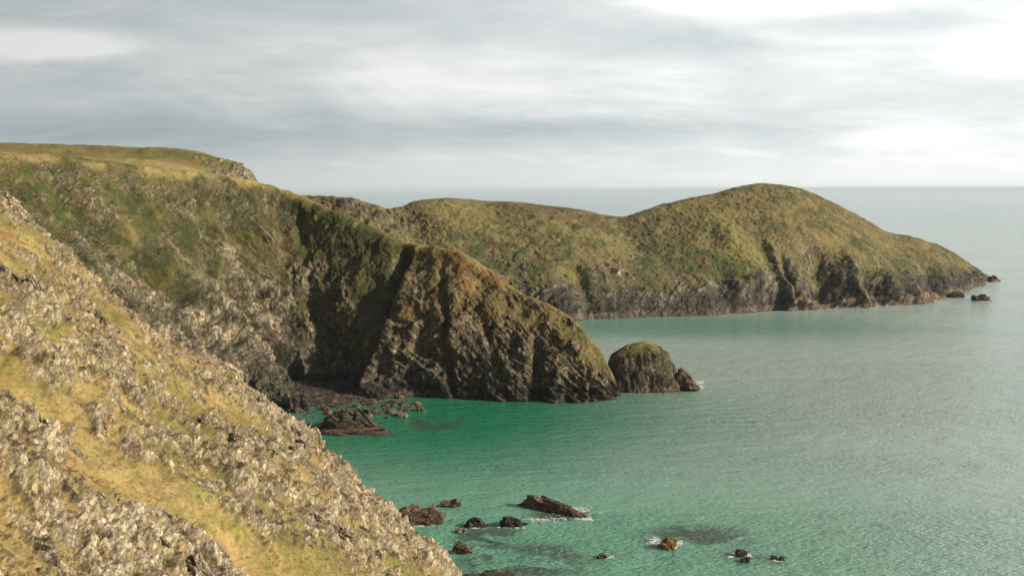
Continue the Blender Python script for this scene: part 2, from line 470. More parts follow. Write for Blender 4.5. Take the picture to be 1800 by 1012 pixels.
def build_cliff():
    PLAT = [(-4, 14, 0.3), (-10, 60, -0.3), (-14, 130, -4.0)]
    SPUR = [(7, 9, -7), (16, 24, -26), (26, 44, -999)]
    SPUR2 = [(4, 7, -9), (9, 16, -24), (14, 26, -999)]
    NOSE = [(1.5, 4, -2.5), (3, 9, -8), (4, 14, -999)]
    raw = [  # ridge u, v, distance; foot (u, v) on the water or x, y; profile exponent; back
        ((-330, 258, 235), 'w', (-88, 150), 1.0, PLAT),
        ((-170, 262, 250), 'w', (-82, 190), 1.0, PLAT),
        ((0, 270, 275), 'w', (-78, 222), 0.95, PLAT),
        ((120, 279, 290), 'w', (-74, 248), 0.9, PLAT),
        ((230, 296, 312), 'w', (-78, 272), 0.9, PLAT),
        ((340, 306, 334), 'w', (-77, 297), 0.95, PLAT),
        ((430, 319, 352), 'w', (-74, 317), 1.0, [(-2, 12, 0), (-4, 50, -3), (-5, 110, -8)]),
        ((500, 336, 361), 'w', (-66, 331), 0.95, [(0, 9, -2), (4, 40, -10), (8, 90, -20)]),
        ((565, 360, 361), 'w', (-57.5, 332), 1.0, [(3, 9, -5), (10, 30, -20), (16, 60, -999)]),
        ((635, 394, 357), 'w', (-50.5, 328), 1.05, SPUR),
        ((695, 425, 352), 'w', (-46.3, 323), 1.1, SPUR),
        ((738, 429, 350), 'p', (634, 697), 1.15, SPUR),
        ((795, 437, 344), 'p', (760, 698), 1.5, SPUR),
        ((850, 467, 340), 'p', (835, 701), 1.7, SPUR),
        ((910, 508, 336), 'p', (905, 704), 1.8, SPUR2),
        ((968, 538, 331), 'p', (970, 706), 1.9, SPUR2),
        ((1012, 564, 327), 'p', (1022, 707), 1.9, SPUR2),
        ((1046, 607, 323), 'p', (1058, 705), 1.7, NOSE),
        ((1070, 650, 319), 'p', (1078, 700), 1.4, NOSE),
        ((1081, 684, 316), 'p', (1086, 695), 1.2, NOSE),
    ]
    cols = []
    for r, kind, f, k, back in raw:
        R_ = W(*r); F_ = np.array([f[0], f[1], 0.0]) if kind == 'w' else Wz(*f)
        cols.append(dict(r=R_, f=F_, k=k, back=back))
    last = cols[-1]                                            # close the nose just under the water
    cols.append(dict(r=last['f'] + np.array([2.0, 4.0, -3.0]), f=last['f'] + np.array([1.2, 1.5, -3.5]), k=1, back=[(.5, 1, -999), (1, 2, -999), (1.5, 3, -999)]))
    ctrl = columns_to_ctrl(cols, HS, SPUR)
    NR, NC = 640, 1150
    P, tr, tc = loft(ctrl, NR, NC, wrow=[.5, 1, 1.2, 1.2, 1.2, 1.2, 1.2, 1.0, .35, .15, .12], wcol=[.35, .6] + [1.0] * 19)
    N = grid_normals(P)
    N = np.where(N[..., 2:3].mean() < 0, -N, N)
    Rr = np.broadcast_to(tr[:, None], (NR, NC)); Cc = np.broadcast_to(tc[None, :], (NR, NC))
    hfr = np.clip(np.interp(Rr, np.arange(1, 8), HS), 0, 1); hfr = np.where(Rr > 7, 1.0, hfr)
    face = sstep(7.0, 6.3, Rr)                                  # 1 on the front
    Q = P.reshape(-1, 3)
    # bedding dips down to the right on the left wall, near vertical cracks on the spur
    Zs = Q * np.array([1, 1, 0.42])
    big = fbm(Zs / 17, 4, 11).reshape(NR, NC); mid = fbm(Q / 6.5, 4, 12).reshape(NR, NC)
    crk = ridged(Zs / 10, 4, 14).reshape(NR, NC)
    bed = Q @ np.array([[0.78, 0.0, 0.62], [0, 1, 0], [-0.62, 0.0, 0.78]]).T
    st = fbm(bed * np.array([0.05, 0.12, 0.42]), 5, 17, .6).reshape(NR, NC)
    f1, c1, k1 = facet(Q * np.array([1, 1, .55]) / 7.0, 31, 1.6, .12)
    f2, c2, k2 = facet(bed * np.array([.55, 1, 1.2]) / 2.8, 32, 1.5, .12)
    f3, c3, k3 = facet(Q / 1.15, 33, 1.0)
    f1 = planes(Q * np.array([1, 1, .5]) / 7.0, 611) * .75; f2 = planes(bed * np.array([.6, 1, 1.1]) / 3.0, 612) * .75; f3 = planes(Q / 1.3, 613) * .7
    f1, f2, f3, c1, c2, c3, k1, k2 = [q.reshape(NR, NC) for q in (f1, f2, f3, c1, c2, c3, k1, k2)]
    veg_n = fbm(Q / 11, 4, 41).reshape(NR, NC); veg_f = fbm(Q * np.array([1, 1, .5]) / 2.6, 4, 43, .6).reshape(NR, NC)
    spur = sstep(10.4, 11.4, Cc)
    lw = sstep(7.6, 6.4, Cc) * sstep(7.0, 6.3, Rr)                 # left wall: slabs that dip down to the right
    dg = np.stack([((Cc + 4.6 * hfr) * 1.5 + .5 * big).ravel(), (Cc * .45).ravel(), (hfr * 1.2).ravel()], 1)
    diag = ridged(dg, 4, 301, .6).reshape(NR, NC)
    vst = fbm(Q * np.array([1, 1, .18]) / 2.4, 4, 303, .6).reshape(NR, NC)
    top_left = sstep(0.31, 0.70, hfr + 0.34 * veg_n + 0.34 * veg_f - .1 * f1 - .14 * diag * lw)
    top_spur = sstep(0.48, 0.92, hfr + 0.24 * veg_n + 0.40 * veg_f + .2 * vst)
    grass = top_left * (1 - spur) + top_spur * spur
    grass = np.where(Rr > 6.8, np.maximum(grass, .92), grass)
    rock = 1 - grass
    amp = np.clip(sstep(21.0, 17.0, Cc), .12, 1) * (0.25 + .75 * sstep(7.6, 6.2, Rr))
    dsp = 2.8 * big + 1.2 * mid
    dsp = dsp + rock * (2.1 * f1 + 1.45 * f2 + .80 * f3 + 1.0 * st + 1.0 * crk)
    dsp = dsp + (1 - rock) * (0.9 * veg_f + .45 * f2 + .8 * st + .7 * f1)

    dsp = dsp + lw * (2.4 * diag * sstep(.95, .6, hfr) + rock * (1.2 * f1 + .5 * f2))
    diag2 = ridged(np.stack([((Cc + 4.0 * hfr) * 1.35 + .3 * mid).ravel(), (Cc * .5 + 9).ravel(), (hfr * 1.5).ravel()], 1), 4, 321, .6).reshape(NR, NC) - .3
    dsp = dsp + spur * rock * (.7 * vst - .4 * f1 - .85 * f2 - .45 * f3 + 2.2 * diag2)

    def gully(c0, c1_, w, depth, lo=0.0, hi=1.0):
        cc = c0 + (c1_ - c0) * hfr + 0.10 * mid
        return -depth * np.exp(-((Cc - cc) / w) ** 2) * sstep(lo - .12, lo + .05, hfr) * sstep(hi + .08, hi - .1, hfr) * face
    dsp = dsp * amp
    dsp += gully(10.45, 10.62, .28, 7.0, 0.0, .96)                # deep cleft beside the rib
    dsp += gully(11.0, 11.0, .18, -0.8, 0.05, .9)                # the rib itself
    dsp += gully(8.9, 7.6, .6, 5.0, 0.0, .35)                     # dark back of the cove
    dsp += gully(12.5, 11.7, .09, 2.0, 0.0, .85)
    dsp += gully(13.9, 12.6, .10, 1.4, 0.0, .7)
    dsp += gully(14.6, 14.5, .16, 3.4, 0.0, .66)
    dsp += gully(16.4, 16.3, .12, 1.6, 0.0, .6)
    dsp += gully(6.3, 5.6, .26, 4.0, 0.25, .8)                    # gullies of the left wall
    dsp += gully(6.7, 2.3, .24, -3.4, 0.06, .75)                   # slab ribs that lean to the right
    dsp += gully(7.5, 3.6, .22, -2.8, 0.05, .7)
    dsp += gully(7.15, 3.1, .16, 3.6, 0.05, .66)
    dsp += gully(6.3, 1.9, .18, 3.6, 0.03, .7)
    dsp += gully(7.1, 6.9, .22, 1.6, 0.45, .95)
    dsp += gully(5.2, 5.0, .16, 3.0, 0.7, .98)
    dsp += gully(3.2, 2.8, .2, 2.6, .6, .98)
    dsp += gully(7.9, 7.3, .16, 1.4, 0.1, .9)
    P = P + N * dsp[..., None]
    N2 = grid_normals(P)
    up = np.abs(N2[..., 2])
    steep = sstep(0.62, 0.30, up)
    rock = np.clip(np.maximum(rock, steep * .55 * sstep(.5, .0, veg_n)), 0, 1)
    rock = np.where(Rr > 6.9, rock * .3, rock)
    gl = mixc((0.100, 0.086, 0.026), (0.052, 0.060, 0.018), sstep(-.25, .35, veg_f + .3 * veg_n))
    gl = mixc(gl, (0.165, 0.122, 0.044), sstep(.12, .55, fbm(Q / 5, 4, 51).reshape(NR, NC) + .3 * st))
    gs = mixc((0.175, 0.130, 0.050), (0.085, 0.082, 0.026), sstep(-.1, .4, veg_f))
    gs = mixc(gs, (0.18, 0.085, 0.04), .7 * sstep(.12, .45, .6 * veg_n + .8 * veg_f) * sstep(15.4, 13.2, Cc))
    gl = mixc(gl, (0.045, 0.052, 0.018), sstep(.02, .26, fbm(Q * np.array([1, 1, .55]) / 6, 4, 307, .6).reshape(NR, NC) + .25 * veg_f) * .92)
    gl = mixc(gl, (0.050, 0.056, 0.018), sstep(6.3, 7.2, Cc + .3 * mid) * sstep(11.0, 10.6, Cc) * sstep(-.35, .2, veg_f) * .5)  # the cove shadow, darkened into the grass colour as well
    gcol = gl * (1 - spur)[..., None] + gs * spur[..., None]
    gcol = mixc(gcol, (0.27, 0.21, 0.085), sstep(6.55, 6.85, Rr) * sstep(9.5, 6, Cc) * .8 * sstep(-.3, .3, veg_n))
    rk = mixc((0.20, 0.163, 0.110), (0.058, 0.048, 0.034), np.clip(c2 * .6 + c3 * .4 - .5 * f3 - .3 * f2, 0, 1))
    rk = mixc(rk, (0.29, 0.238, 0.162), sstep(.05, .5, diag + .3 * st) * .75 * lw)
    rs = mixc((0.165, 0.128, 0.080), (0.064, 0.052, 0.035), np.clip(c2 * .5 + c3 * .3 + .5 * vst + .1, 0, 1))
    rk = mixc(rk, rs, spur)
    cove = sstep(6.3, 7.2, Cc + .3 * mid) * sstep(11.0, 10.6, Cc)                       # cove shadow painted into the rock as a darker, greener mottle
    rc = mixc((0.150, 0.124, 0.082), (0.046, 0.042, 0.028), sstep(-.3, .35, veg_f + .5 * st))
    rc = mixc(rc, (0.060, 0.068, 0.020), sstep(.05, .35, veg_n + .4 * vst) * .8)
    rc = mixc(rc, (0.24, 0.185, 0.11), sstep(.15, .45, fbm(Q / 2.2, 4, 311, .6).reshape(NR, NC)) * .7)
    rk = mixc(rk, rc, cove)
    rk = mixc(rk, (0.15, 0.125, 0.045), sstep(.05, .45, veg_f) * .6)
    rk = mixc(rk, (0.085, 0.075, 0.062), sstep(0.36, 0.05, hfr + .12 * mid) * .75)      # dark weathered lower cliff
    rk = mixc(rk, (0.042, 0.036, 0.026), sstep(-.10, -.55, .55 * f2 + .5 * f3 + .5 * st + .3 * veg_f) * .75)        # dark joints
    rk = mixc(rk, (0.040, 0.040, 0.018), sstep(-.02, -.30, diag + .25 * veg_f) * .8 * lw)  # shade between the slabs, painted in as dark seams
    rk = mixc(rk, (0.28, 0.235, 0.17), sstep(.2, .5, .5 * f2 + .5 * f3 + .4 * st) * .5 * (1 - cove))
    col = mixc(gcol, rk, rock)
    z = P[..., 2]
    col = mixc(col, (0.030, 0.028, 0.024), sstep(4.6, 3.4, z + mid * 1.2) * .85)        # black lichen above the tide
    col = mixc(col, (0.15, 0.095, 0.06), sstep(2.3, 1.2, z + mid * 1.6) * sstep(.1, .5, z) * .6 * sstep(-.5, .3, veg_f))
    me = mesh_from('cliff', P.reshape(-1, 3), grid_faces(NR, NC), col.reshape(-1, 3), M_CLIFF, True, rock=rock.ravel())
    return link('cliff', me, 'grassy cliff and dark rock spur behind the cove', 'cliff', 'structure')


CLIFF = build_cliff()


# ------------------------------------------------------------------ hill on the left skyline
def build_hill():
    ridge = [(-420, 240, 440), (-200, 246, 438), (0, 251, 436), (130, 256, 434), (250, 259, 432), (330, 265, 430), (390, 279, 428),
             (432, 296, 425), (452, 318, 422), (470, 352, 420)]
    ctrl = []
    for off in range(6):
        row = []
        for i, r in enumerate(ridge):
            p = W(*r)
            if off == 0: q = p + np.array([3, -70, -(p[2] - 44) if i < 8 else -(p[2] - 38)])
            elif off == 1: q = p + np.array([2, -38, -(8 + .2 * i)])
            elif off == 2: q = p + np.array([0, -12, -3.0])
            elif off == 3: q = p
            elif off == 4: q = p + np.array([-12 if i > 5 else 0, 30, -4])
            else: q = p + np.array([-36 if i > 5 else 0, 90, -40])
            row.append(q)
        ctrl.append(row)
    NR, NC = 160, 420
    P, tr, tc = loft(np.array(ctrl), NR, NC, wcol=[.4, .5] + [1] * 8)
    N = grid_normals(P); N = np.where(N[..., 2:3].mean() < 0, -N, N)
    Q = P.reshape(-1, 3)
    big = fbm(Q / 15, 4, 81).reshape(NR, NC); fn = fbm(Q / 3, 4, 82, .6).reshape(NR, NC)
    f1, c1, k1 = [q.reshape(NR, NC) for q in facet(Q / 4, 83, 1.2)]
    Cc = np.broadcast_to(tc[None, :], (NR, NC)); Rr = np.broadcast_to(tr[:, None], (NR, NC))
    rock = sstep(.35, .75, sstep(4.6, 7.6, Cc + fn + big) - .15 + .25 * fn)
    P = P + N * ((.6 * big + .30 * fn) + rock * (1.1 * f1))[..., None]
    col = mixc((0.20, 0.165, 0.055), (0.12, 0.115, 0.035), sstep(-.3, .3, big + .5 * fn))
    col = mixc(col, (0.19, 0.115, 0.05), sstep(.1, .45, fbm(Q / 7, 3, 85).reshape(NR, NC)) * .7)
    col = mixc(col, (0.34, 0.27, 0.12), np.exp(-((Rr - 1.25) / .18) ** 2) * .7)
    rk = mixc((0.32, 0.27, 0.20), (0.20, 0.16, 0.115), c1)
    col = mixc(col, rk, rock * .75)
    me = mesh_from('hill', P.reshape(-1, 3), grid_faces(NR, NC), col.reshape(-1, 3), M_CLIFF, True, rock=rock.ravel())
    return link('hill', me, 'rounded grassy hill with a crumbling end on the skyline', 'hill', 'structure')


HILLTOP = build_hill()


# ------------------------------------------------------------------ far headland
def build_headland():
    BK = [(3, 22, -3), (8, 60, -20), (14, 120, -999)]
    BK2 = [(3, 12, -6), (6, 26, -20), (9, 45, -999)]
    raw = [((400, 352, 545), (520, 560)), ((480, 349, 553), (600, 560)), ((540, 344, 560), (650, 560)), ((588, 346, 562), (700, 560)), ((640, 357, 566), (750, 560)),
           ((682, 368, 570), (800, 560)), ((732, 355, 580), (850, 560)), ((800, 352, 590), (900, 560)), ((870, 356, 596), (950, 561)),
           ((940, 360, 601), (1005, 562)), ((1010, 367, 606), (1060, 561)), ((1085, 382, 612), (1120, 558)), ((1132, 371, 622), (1175, 556)),
           ((1200, 352, 640), (1232, 554)), ((1258, 341, 652), (1290, 552)), ((1306, 328, 663), (1340, 547)), ((1350, 323, 670), (1385, 545)),
           ((1402, 330, 676), (1432, 543)), ((1452, 349, 682), (1480, 541)), ((1508, 377, 690), (1545, 537)), ((1560, 406, 699), (1595, 535)),
           ((1602, 417, 706), (1635, 531)), ((1652, 434, 715), (1668, 522)), ((1700, 461, 724), (1703, 510)), ((1733, 484, 731), (1735, 498)),
           ((1752, 492, 735), (1755, 495))]
    cols = []
    for i, (r, f) in enumerate(raw):
        k = 1.65 if i < 20 else (1.4 if i < 24 else 1.1)
        cols.append(dict(r=W(*r), f=Wz(*f), k=k, back=BK if i < 22 else BK2))
    last = cols[-1]
    cols.append(dict(r=last['f'] + np.array([4, 4, -3.0]), f=last['f'] + np.array([3, 0, -3.5]), k=1, back=BK2))
    ctrl = columns_to_ctrl(cols, HS, BK)
    NR, NC = 430, 1400
    P, tr, tc = loft(ctrl, NR, NC, wrow=[.5, 1.3, 1.3, 1.2, 1, 1, 1, 1.0, .3, .15, .1], wcol=[.3, .4] + [1.0] * 25)
    N = grid_normals(P); N = np.where(N[..., 2:3].mean() < 0, -N, N)
    Rr = np.broadcast_to(tr[:, None], (NR, NC)); Cc = np.broadcast_to(tc[None, :], (NR, NC))
    hfr = np.interp(Rr, np.arange(1, 8), HS); face = sstep(7.0, 6.3, Rr)
    Q = P.reshape(-1, 3)
    Zs = Q * np.array([1, 1, .45])
    big = fbm(Zs / 30, 4, 111).reshape(NR, NC); mid = fbm(Q / 9, 4, 112).reshape(NR, NC)
    crk = ridged(Zs / 15, 4, 114).reshape(NR, NC)
    bed = Q @ np.array([[0.80, 0.0, 0.60], [0, 1, 0], [-0.60, 0.0, 0.80]]).T
    st = fbm(bed * np.array([0.04, 0.06, 0.30]), 5, 117, .6).reshape(NR, NC)
    f1, c1, k1 = facet(Q * np.array([1, 1, .5]) / 10, 131, 1.4)
    f2, c2, k2 = facet(bed * np.array([.5, 1, 1.3]) / 4.5, 132, 1.2)
    f3, c3, k3 = facet(Q * np.array([1, .7, 1]) / 2.3, 133, .8)
    f1 = planes(Q * np.array([1, 1, .5]) / 11, 621) * .75; f2 = planes(bed * np.array([.5, 1, 1.2]) / 4.6, 622) * .75
    f1, f2, f3, c1, c2, c3, k1, k3 = [q.reshape(NR, NC) for q in (f1, f2, f3, c1, c2, c3, k1, k3)]
    scrub = fbm(Q * np.array([.7, .55, 1.2]) / 4, 4, 141, .6).reshape(NR, NC); vg = fbm(Q / 24, 4, 143).reshape(NR, NC)
    ctop = np.interp(Cc, [0, 8, 11, 14, 16, 18, 20, 22, 24, 27], [.45, .36, .26, .24, .27, .36, .38, .46, .7, .9])
    rock = sstep(.12, -.10, hfr - ctop + .24 * vg + .16 * mid + .24 * scrub)
    amp = np.clip(sstep(27, 23, Cc), .2, 1) * (.3 + .7 * sstep(7.6, 6.3, Rr))
    dsp = 2.4 * big + .8 * mid + rock * (2.4 * f1 + 1.4 * f2 + .35 * f3 + 1.1 * st + 1.0 * crk)
    bush = np.clip(.45 - k3, 0, 1)
    dsp += (1 - rock) * (.75 * scrub + .45 * (np.clip(f3, -.4, .6)) + .4 * st)
    knoll = sstep(6.2, 4.6, Cc) * sstep(.55, .9, hfr) * sstep(9.2, 7.5, Rr)         # rocky knolls on the left end of the ridge
    dsp = dsp + knoll * (2.2 * f1 + 1.5 * f2 + .8 * f3)
    dsp = dsp * amp

    def gully(c0, c1_, w, depth, lo=0.0, hi=1.0):
        cc = c0 + (c1_ - c0) * hfr + .12 * mid
        return -depth * np.exp(-((Cc - cc) / w) ** 2) * sstep(lo - .1, lo + .05, hfr) * sstep(hi + .08, hi - .1, hfr) * face
    dsp += gully(9.6, 9.2, .3, 3, 0, .5)
    dsp += gully(14.0, 13.2, .28, 3, 0, .36)
    fold = np.exp(-((Cc - (15.6 - 2.6 * hfr + .3 * vg)) / .55) ** 2) * face
    dsp += 4.5 * fold * sstep(0, .25, hfr) * sstep(.95, .6, hfr)
    dsp += gully(16.0, 14.9, .22, -4, 0, .5)                       # lit rib
    dsp += gully(16.35, 15.3, .16, 3.5, 0, .40)
    dsp += gully(17.5, 17.35, .62, 12, .06, .52)                   # dark recess
    dsp += gully(19.2, 18.6, .42, 9, .05, .46)
    dsp += gully(18.55, 18.1, .13, -4, .0, .5)
    dsp += gully(21.6, 21.2, .3, 6, .05, .6)
    dsp += gully(5.2, 5.2, .5, 3, .5, 1.0)
    # wave-cut ledge of red slabs at the foot
    ledge = np.exp(-((hfr - .05) / .05) ** 2) * sstep(15.6, 16.6, Cc) * sstep(22.6, 21, Cc) * face
    dsp += ledge * (5 + 3 * st)
    P = P + N * dsp[..., None]
    N2 = grid_normals(P); up = np.abs(N2[..., 2])
    rock = np.clip(np.maximum(rock, sstep(.55, .28, up) * .8), 0, 1); rock = np.where(Rr > 6.95, rock * .3, rock); rock = np.maximum(rock, knoll * sstep(-.1, .35, f1 + .6 * f2) * .8)
    g = mixc((0.160, 0.130, 0.054), (0.070, 0.077, 0.031), sstep(-.26, .22, .8 * scrub + .7 * vg))
    g = mixc(g, (0.20, 0.105, 0.055), sstep(.18, .5, fbm(Q / 8, 4, 151, .6).reshape(NR, NC) + .1 * vg) * .5)
    g = mixc(g, (0.175, 0.148, 0.058), sstep(.05, .42, fbm(Q / 26, 3, 153).reshape(NR, NC) + .25 * sstep(.6, .35, hfr) * sstep(13, 15, Cc)) * .8)
    g = mixc(g, (0.205, 0.180, 0.062), np.clip(fold * 1.2, 0, 1) * .65 * sstep(-.4, .2, scrub + .2))
    g = mixc(g, (0.135, 0.085, 0.045), sstep(.0, .35, vg + .4 * scrub) * sstep(.55, .85, hfr) * .55)
    rk = mixc((0.140, 0.120, 0.086), (0.066, 0.058, 0.044), c2 * .5 + c3 * .5)
    rk = mixc(rk, (0.28, 0.245, 0.20), sstep(.15, .5, st) * .6)
    rk = mixc(rk, (0.15, 0.145, 0.06), sstep(.1, .4, scrub) * .5)
    rk = mixc(rk, (0.045, 0.042, 0.035), sstep(-.10, -.5, .6 * f2 + .5 * f3 + .5 * st) * .7)
    col = mixc(g, rk, rock)
    z = P[..., 2]
    col = mixc(col, (0.225, 0.155, 0.11), np.clip(ledge * 1.6, 0, 1) * .85)
    col = mixc(col, (0.048, 0.044, 0.040), sstep(12, 6, z + mid * 4 + 2 * st) * .7 * (1 - np.clip(ledge * 2, 0, 1)))
    col = mixc(col, (0.13, 0.10, 0.078), sstep(3.6, 2.4, z + mid * 1.2) * sstep(.1, .7, z) * .85)
    me = mesh_from('headland', P.reshape(-1, 3), grid_faces(NR, NC), col.reshape(-1, 3), M_FAR, True, rock=rock.ravel())
    return link('headland', me, 'long far headland of scrub and grass running out into the sea', 'headland', 'structure')


HEADLAND = build_headland()


# ------------------------------------------------------------------ rocks, boulders and the sea stack
def ico(sub):
    import bmesh
    bm = bmesh.new(); bmesh.ops.create_icosphere(bm, subdivisions=sub, radius=1.0)
    V = np.array([v.co[:] for v in bm.verts]); Fc = np.array([[v.index for v in f.verts] for f in bm.faces]); bm.free()
    return V, Fc


_ICO = {k: ico(k) for k in (4, 5, 6)}


def rock_mesh(name, size, seed, sub=5, jag=0.34, yaw=0.0, lean=(0, 0), cols=((0.20, 0.125, 0.075), (0.085, 0.058, 0.04)), wet=0.5, square=0.7, peak=None, grain=1.0, bed=.35):
    """angular rock: a ball squared off by tilted blocks; size = half extents; origin at water level"""
    V, Fc = _ICO[sub]
    n = V.copy()
    P = np.sign(V) * np.abs(V) ** square
    P /= (np.abs(P) ** 4).sum(1, keepdims=True) ** .25
    P = P * .55 + V * .45
    f1, c1, k1 = facet(n * 1.15 + seed * 3.7, seed, 1.4); f2, c2, k2 = facet(n * 2.6 + seed, seed + 1, 1.2)
    f3, c3, k3 = facet(n * 6.0 * grain + seed, seed + 2, 1.0); nz = fbm(n * 2 + seed, 4, seed)
    strat = fbm(np.stack([n[:, 0] * 1.2 + n[:, 2] * 5, n[:, 1] * 1.5, n[:, 2] * 1.2 - n[:, 0] * 2], 1) + seed, 4, seed + 5, .6)
    d = jag * (f1 * .9 + f2 * .5 + f3 * .24 + nz * .4 + strat * bed - .12 * sstep(.1, 0, k2))
    P = P * (1 + d)[:, None]
    if peak is not None:                                           # height along x
        xs, hs = peak
        P[:, 2] *= np.interp(P[:, 0], xs, hs)
    P = P * np.array(size)
    P[:, 0] += P[:, 2] * lean[0]; P[:, 1] += P[:, 2] * lean[1]
    c, s = math.cos(yaw), math.sin(yaw)
    P = P @ np.array([[c, s, 0], [-s, c, 0], [0, 0, 1]])
    col = mixc(cols[0], cols[1], np.clip(c3 * .5 + c2 * .5 + .3 * nz, 0, 1))
    if wet: col = mixc(col, np.array(cols[1]) * .45, sstep(.5 * size[2] * wet, .1 * size[2] * wet, P[:, 2] + .1 * size[2] * nz) * .8)
    return mesh_from(name, P, Fc, col, M_ROCK, False)


def water_rock(name, u0, u1, vt, vb, label, depth=0.7, seed=1, cat='rock', group=None, sink=.25, sub=5, **kw):
    """a rock seen between u0..u1 whose top is at vt and whose waterline is at vb"""
    c = Wz((u0 + u1) / 2, vb - 0.0)
    dist = c[1]
    w = (u1 - u0) / F_PX * dist / 2
    hgt = max(.3, (vb - vt) / F_PX * dist * 1.02)
    dep = w * depth
    hgt = max(.42 * hgt, hgt - 1.5 * dep * 60 / dist)
    c = c + np.array([0, dep * .8, 0])
    me = rock_mesh(name, (w / 1.08, dep, hgt / 1.05), seed, sub, **kw)
    return link(name, me, label, cat, group=group, loc=(c[0], c[1], -hgt * sink * .15))


BROWN = ((0.17, 0.105, 0.06), (0.06, 0.042, 0.03))
DARK = ((0.09, 0.062, 0.042), (0.035, 0.028, 0.022))
OCHRE = ((0.30, 0.17, 0.05), (0.10, 0.06, 0.03))
PALE = ((0.33, 0.235, 0.15), (0.17, 0.11, 0.07))

water_rock('sea_rock', 690, 776, 886, 922, 'broad ribbed brown rock in the shallows right below the hillside', .55, 3, cols=BROWN, sub=6, yaw=.15, wet=.3, jag=.26)
water_rock('sea_rock', 777, 810, 877, 891, 'small brown rock just beyond the broad ribbed rock', .6, 4, cols=BROWN)
water_rock('sea_rock', 817, 856, 906, 927, 'dark peaked rock with a low shoulder on its right, above a tiny pale rock', .6, 5, cols=DARK, peak=([-1, -.2, .4, 1], [.6, 1.1, .8, .35]))
water_rock('sea_rock', 875, 925, 906, 926, 'low knobbly dark rock in front of the long slanting rock', .55, 6, cols=DARK, peak=([-1, -.4, .4, 1], [.9, 1.1, .8, .5]))
water_rock('sea_rock', 903, 1040, 871, 900, 'long slanting brown rock sloping down to white foam', .2, 7, cols=BROWN, sub=6, yaw=-.62, peak=([-1, -.8, -.45, 0, .4, 1], [1.0, 1.1, .95, .75, .6, .45]), wet=.25, jag=.22)
water_rock('sea_rock', 801, 819, 927, 937, 'tiny pale tan rock beneath the dark peaked rock', .7, 8, cols=PALE)
water_rock('sea_rock', 796, 827, 953, 974, 'rounded brown rock by the foot of the hillside crest', .7, 9, cols=BROWN)
water_rock('sea_rock', 818, 905, 1001, 1024, 'flat dark rock cut off by the bottom edge of the picture', .5, 10, cols=DARK)
water_rock('sea_rock', 1049, 1067, 972, 981, 'tiny black rock alone between the long rock and the ochre rock', .7, 11, cols=DARK)
water_rock('sea_rock', 1159, 1191, 945, 965, 'ochre topped rock ringed by pale foam and dark weed', .7, 12, cols=OCHRE)
water_rock('sea_rock', 1294, 1314, 963, 978, 'black pointed rock, rear one of a close pair split by foam', .7, 13, cols=DARK)
water_rock('sea_rock', 1302, 1320, 976, 988, 'black low rock, front one of a close pair split by foam', .7, 14, cols=DARK)
water_rock('sea_rock', 1356, 1367, 975, 983, 'tiny black rock, left of the farthest right pair in the shallows', .7, 15, cols=DARK)
water_rock('sea_rock', 1368, 1380, 976, 985, 'tiny brown rock, right of the farthest right pair in the shallows', .7, 16, cols=BROWN)
water_rock('sea_rock', 1715, 1743, 517, 529, 'lone low rock in the sea off the far headland tip', .6, 17, cols=BROWN)
water_rock('sea_rock', 1738, 1757, 485, 494, 'dark low rock at the very tip of the far headland', .6, 18, cols=DARK)
water_rock('sea_rock', 1672, 1698, 514, 523, 'flat dark rock close under the end of the far headland', .6, 19, cols=DARK)
water_rock('sea_rock', 1186, 1229, 652, 687, 'brown rock leaning on the right foot of the grass capped sea stack', .8, 20, cols=BROWN, peak=([-1, -.5, 0, 1], [1.2, 1.1, .8, .4]))
water_rock('sea_rock', 1070, 1100, 664, 690, 'dark rock filling the gap between the spur and the sea stack', .6, 21, cols=DARK, jag=.3)


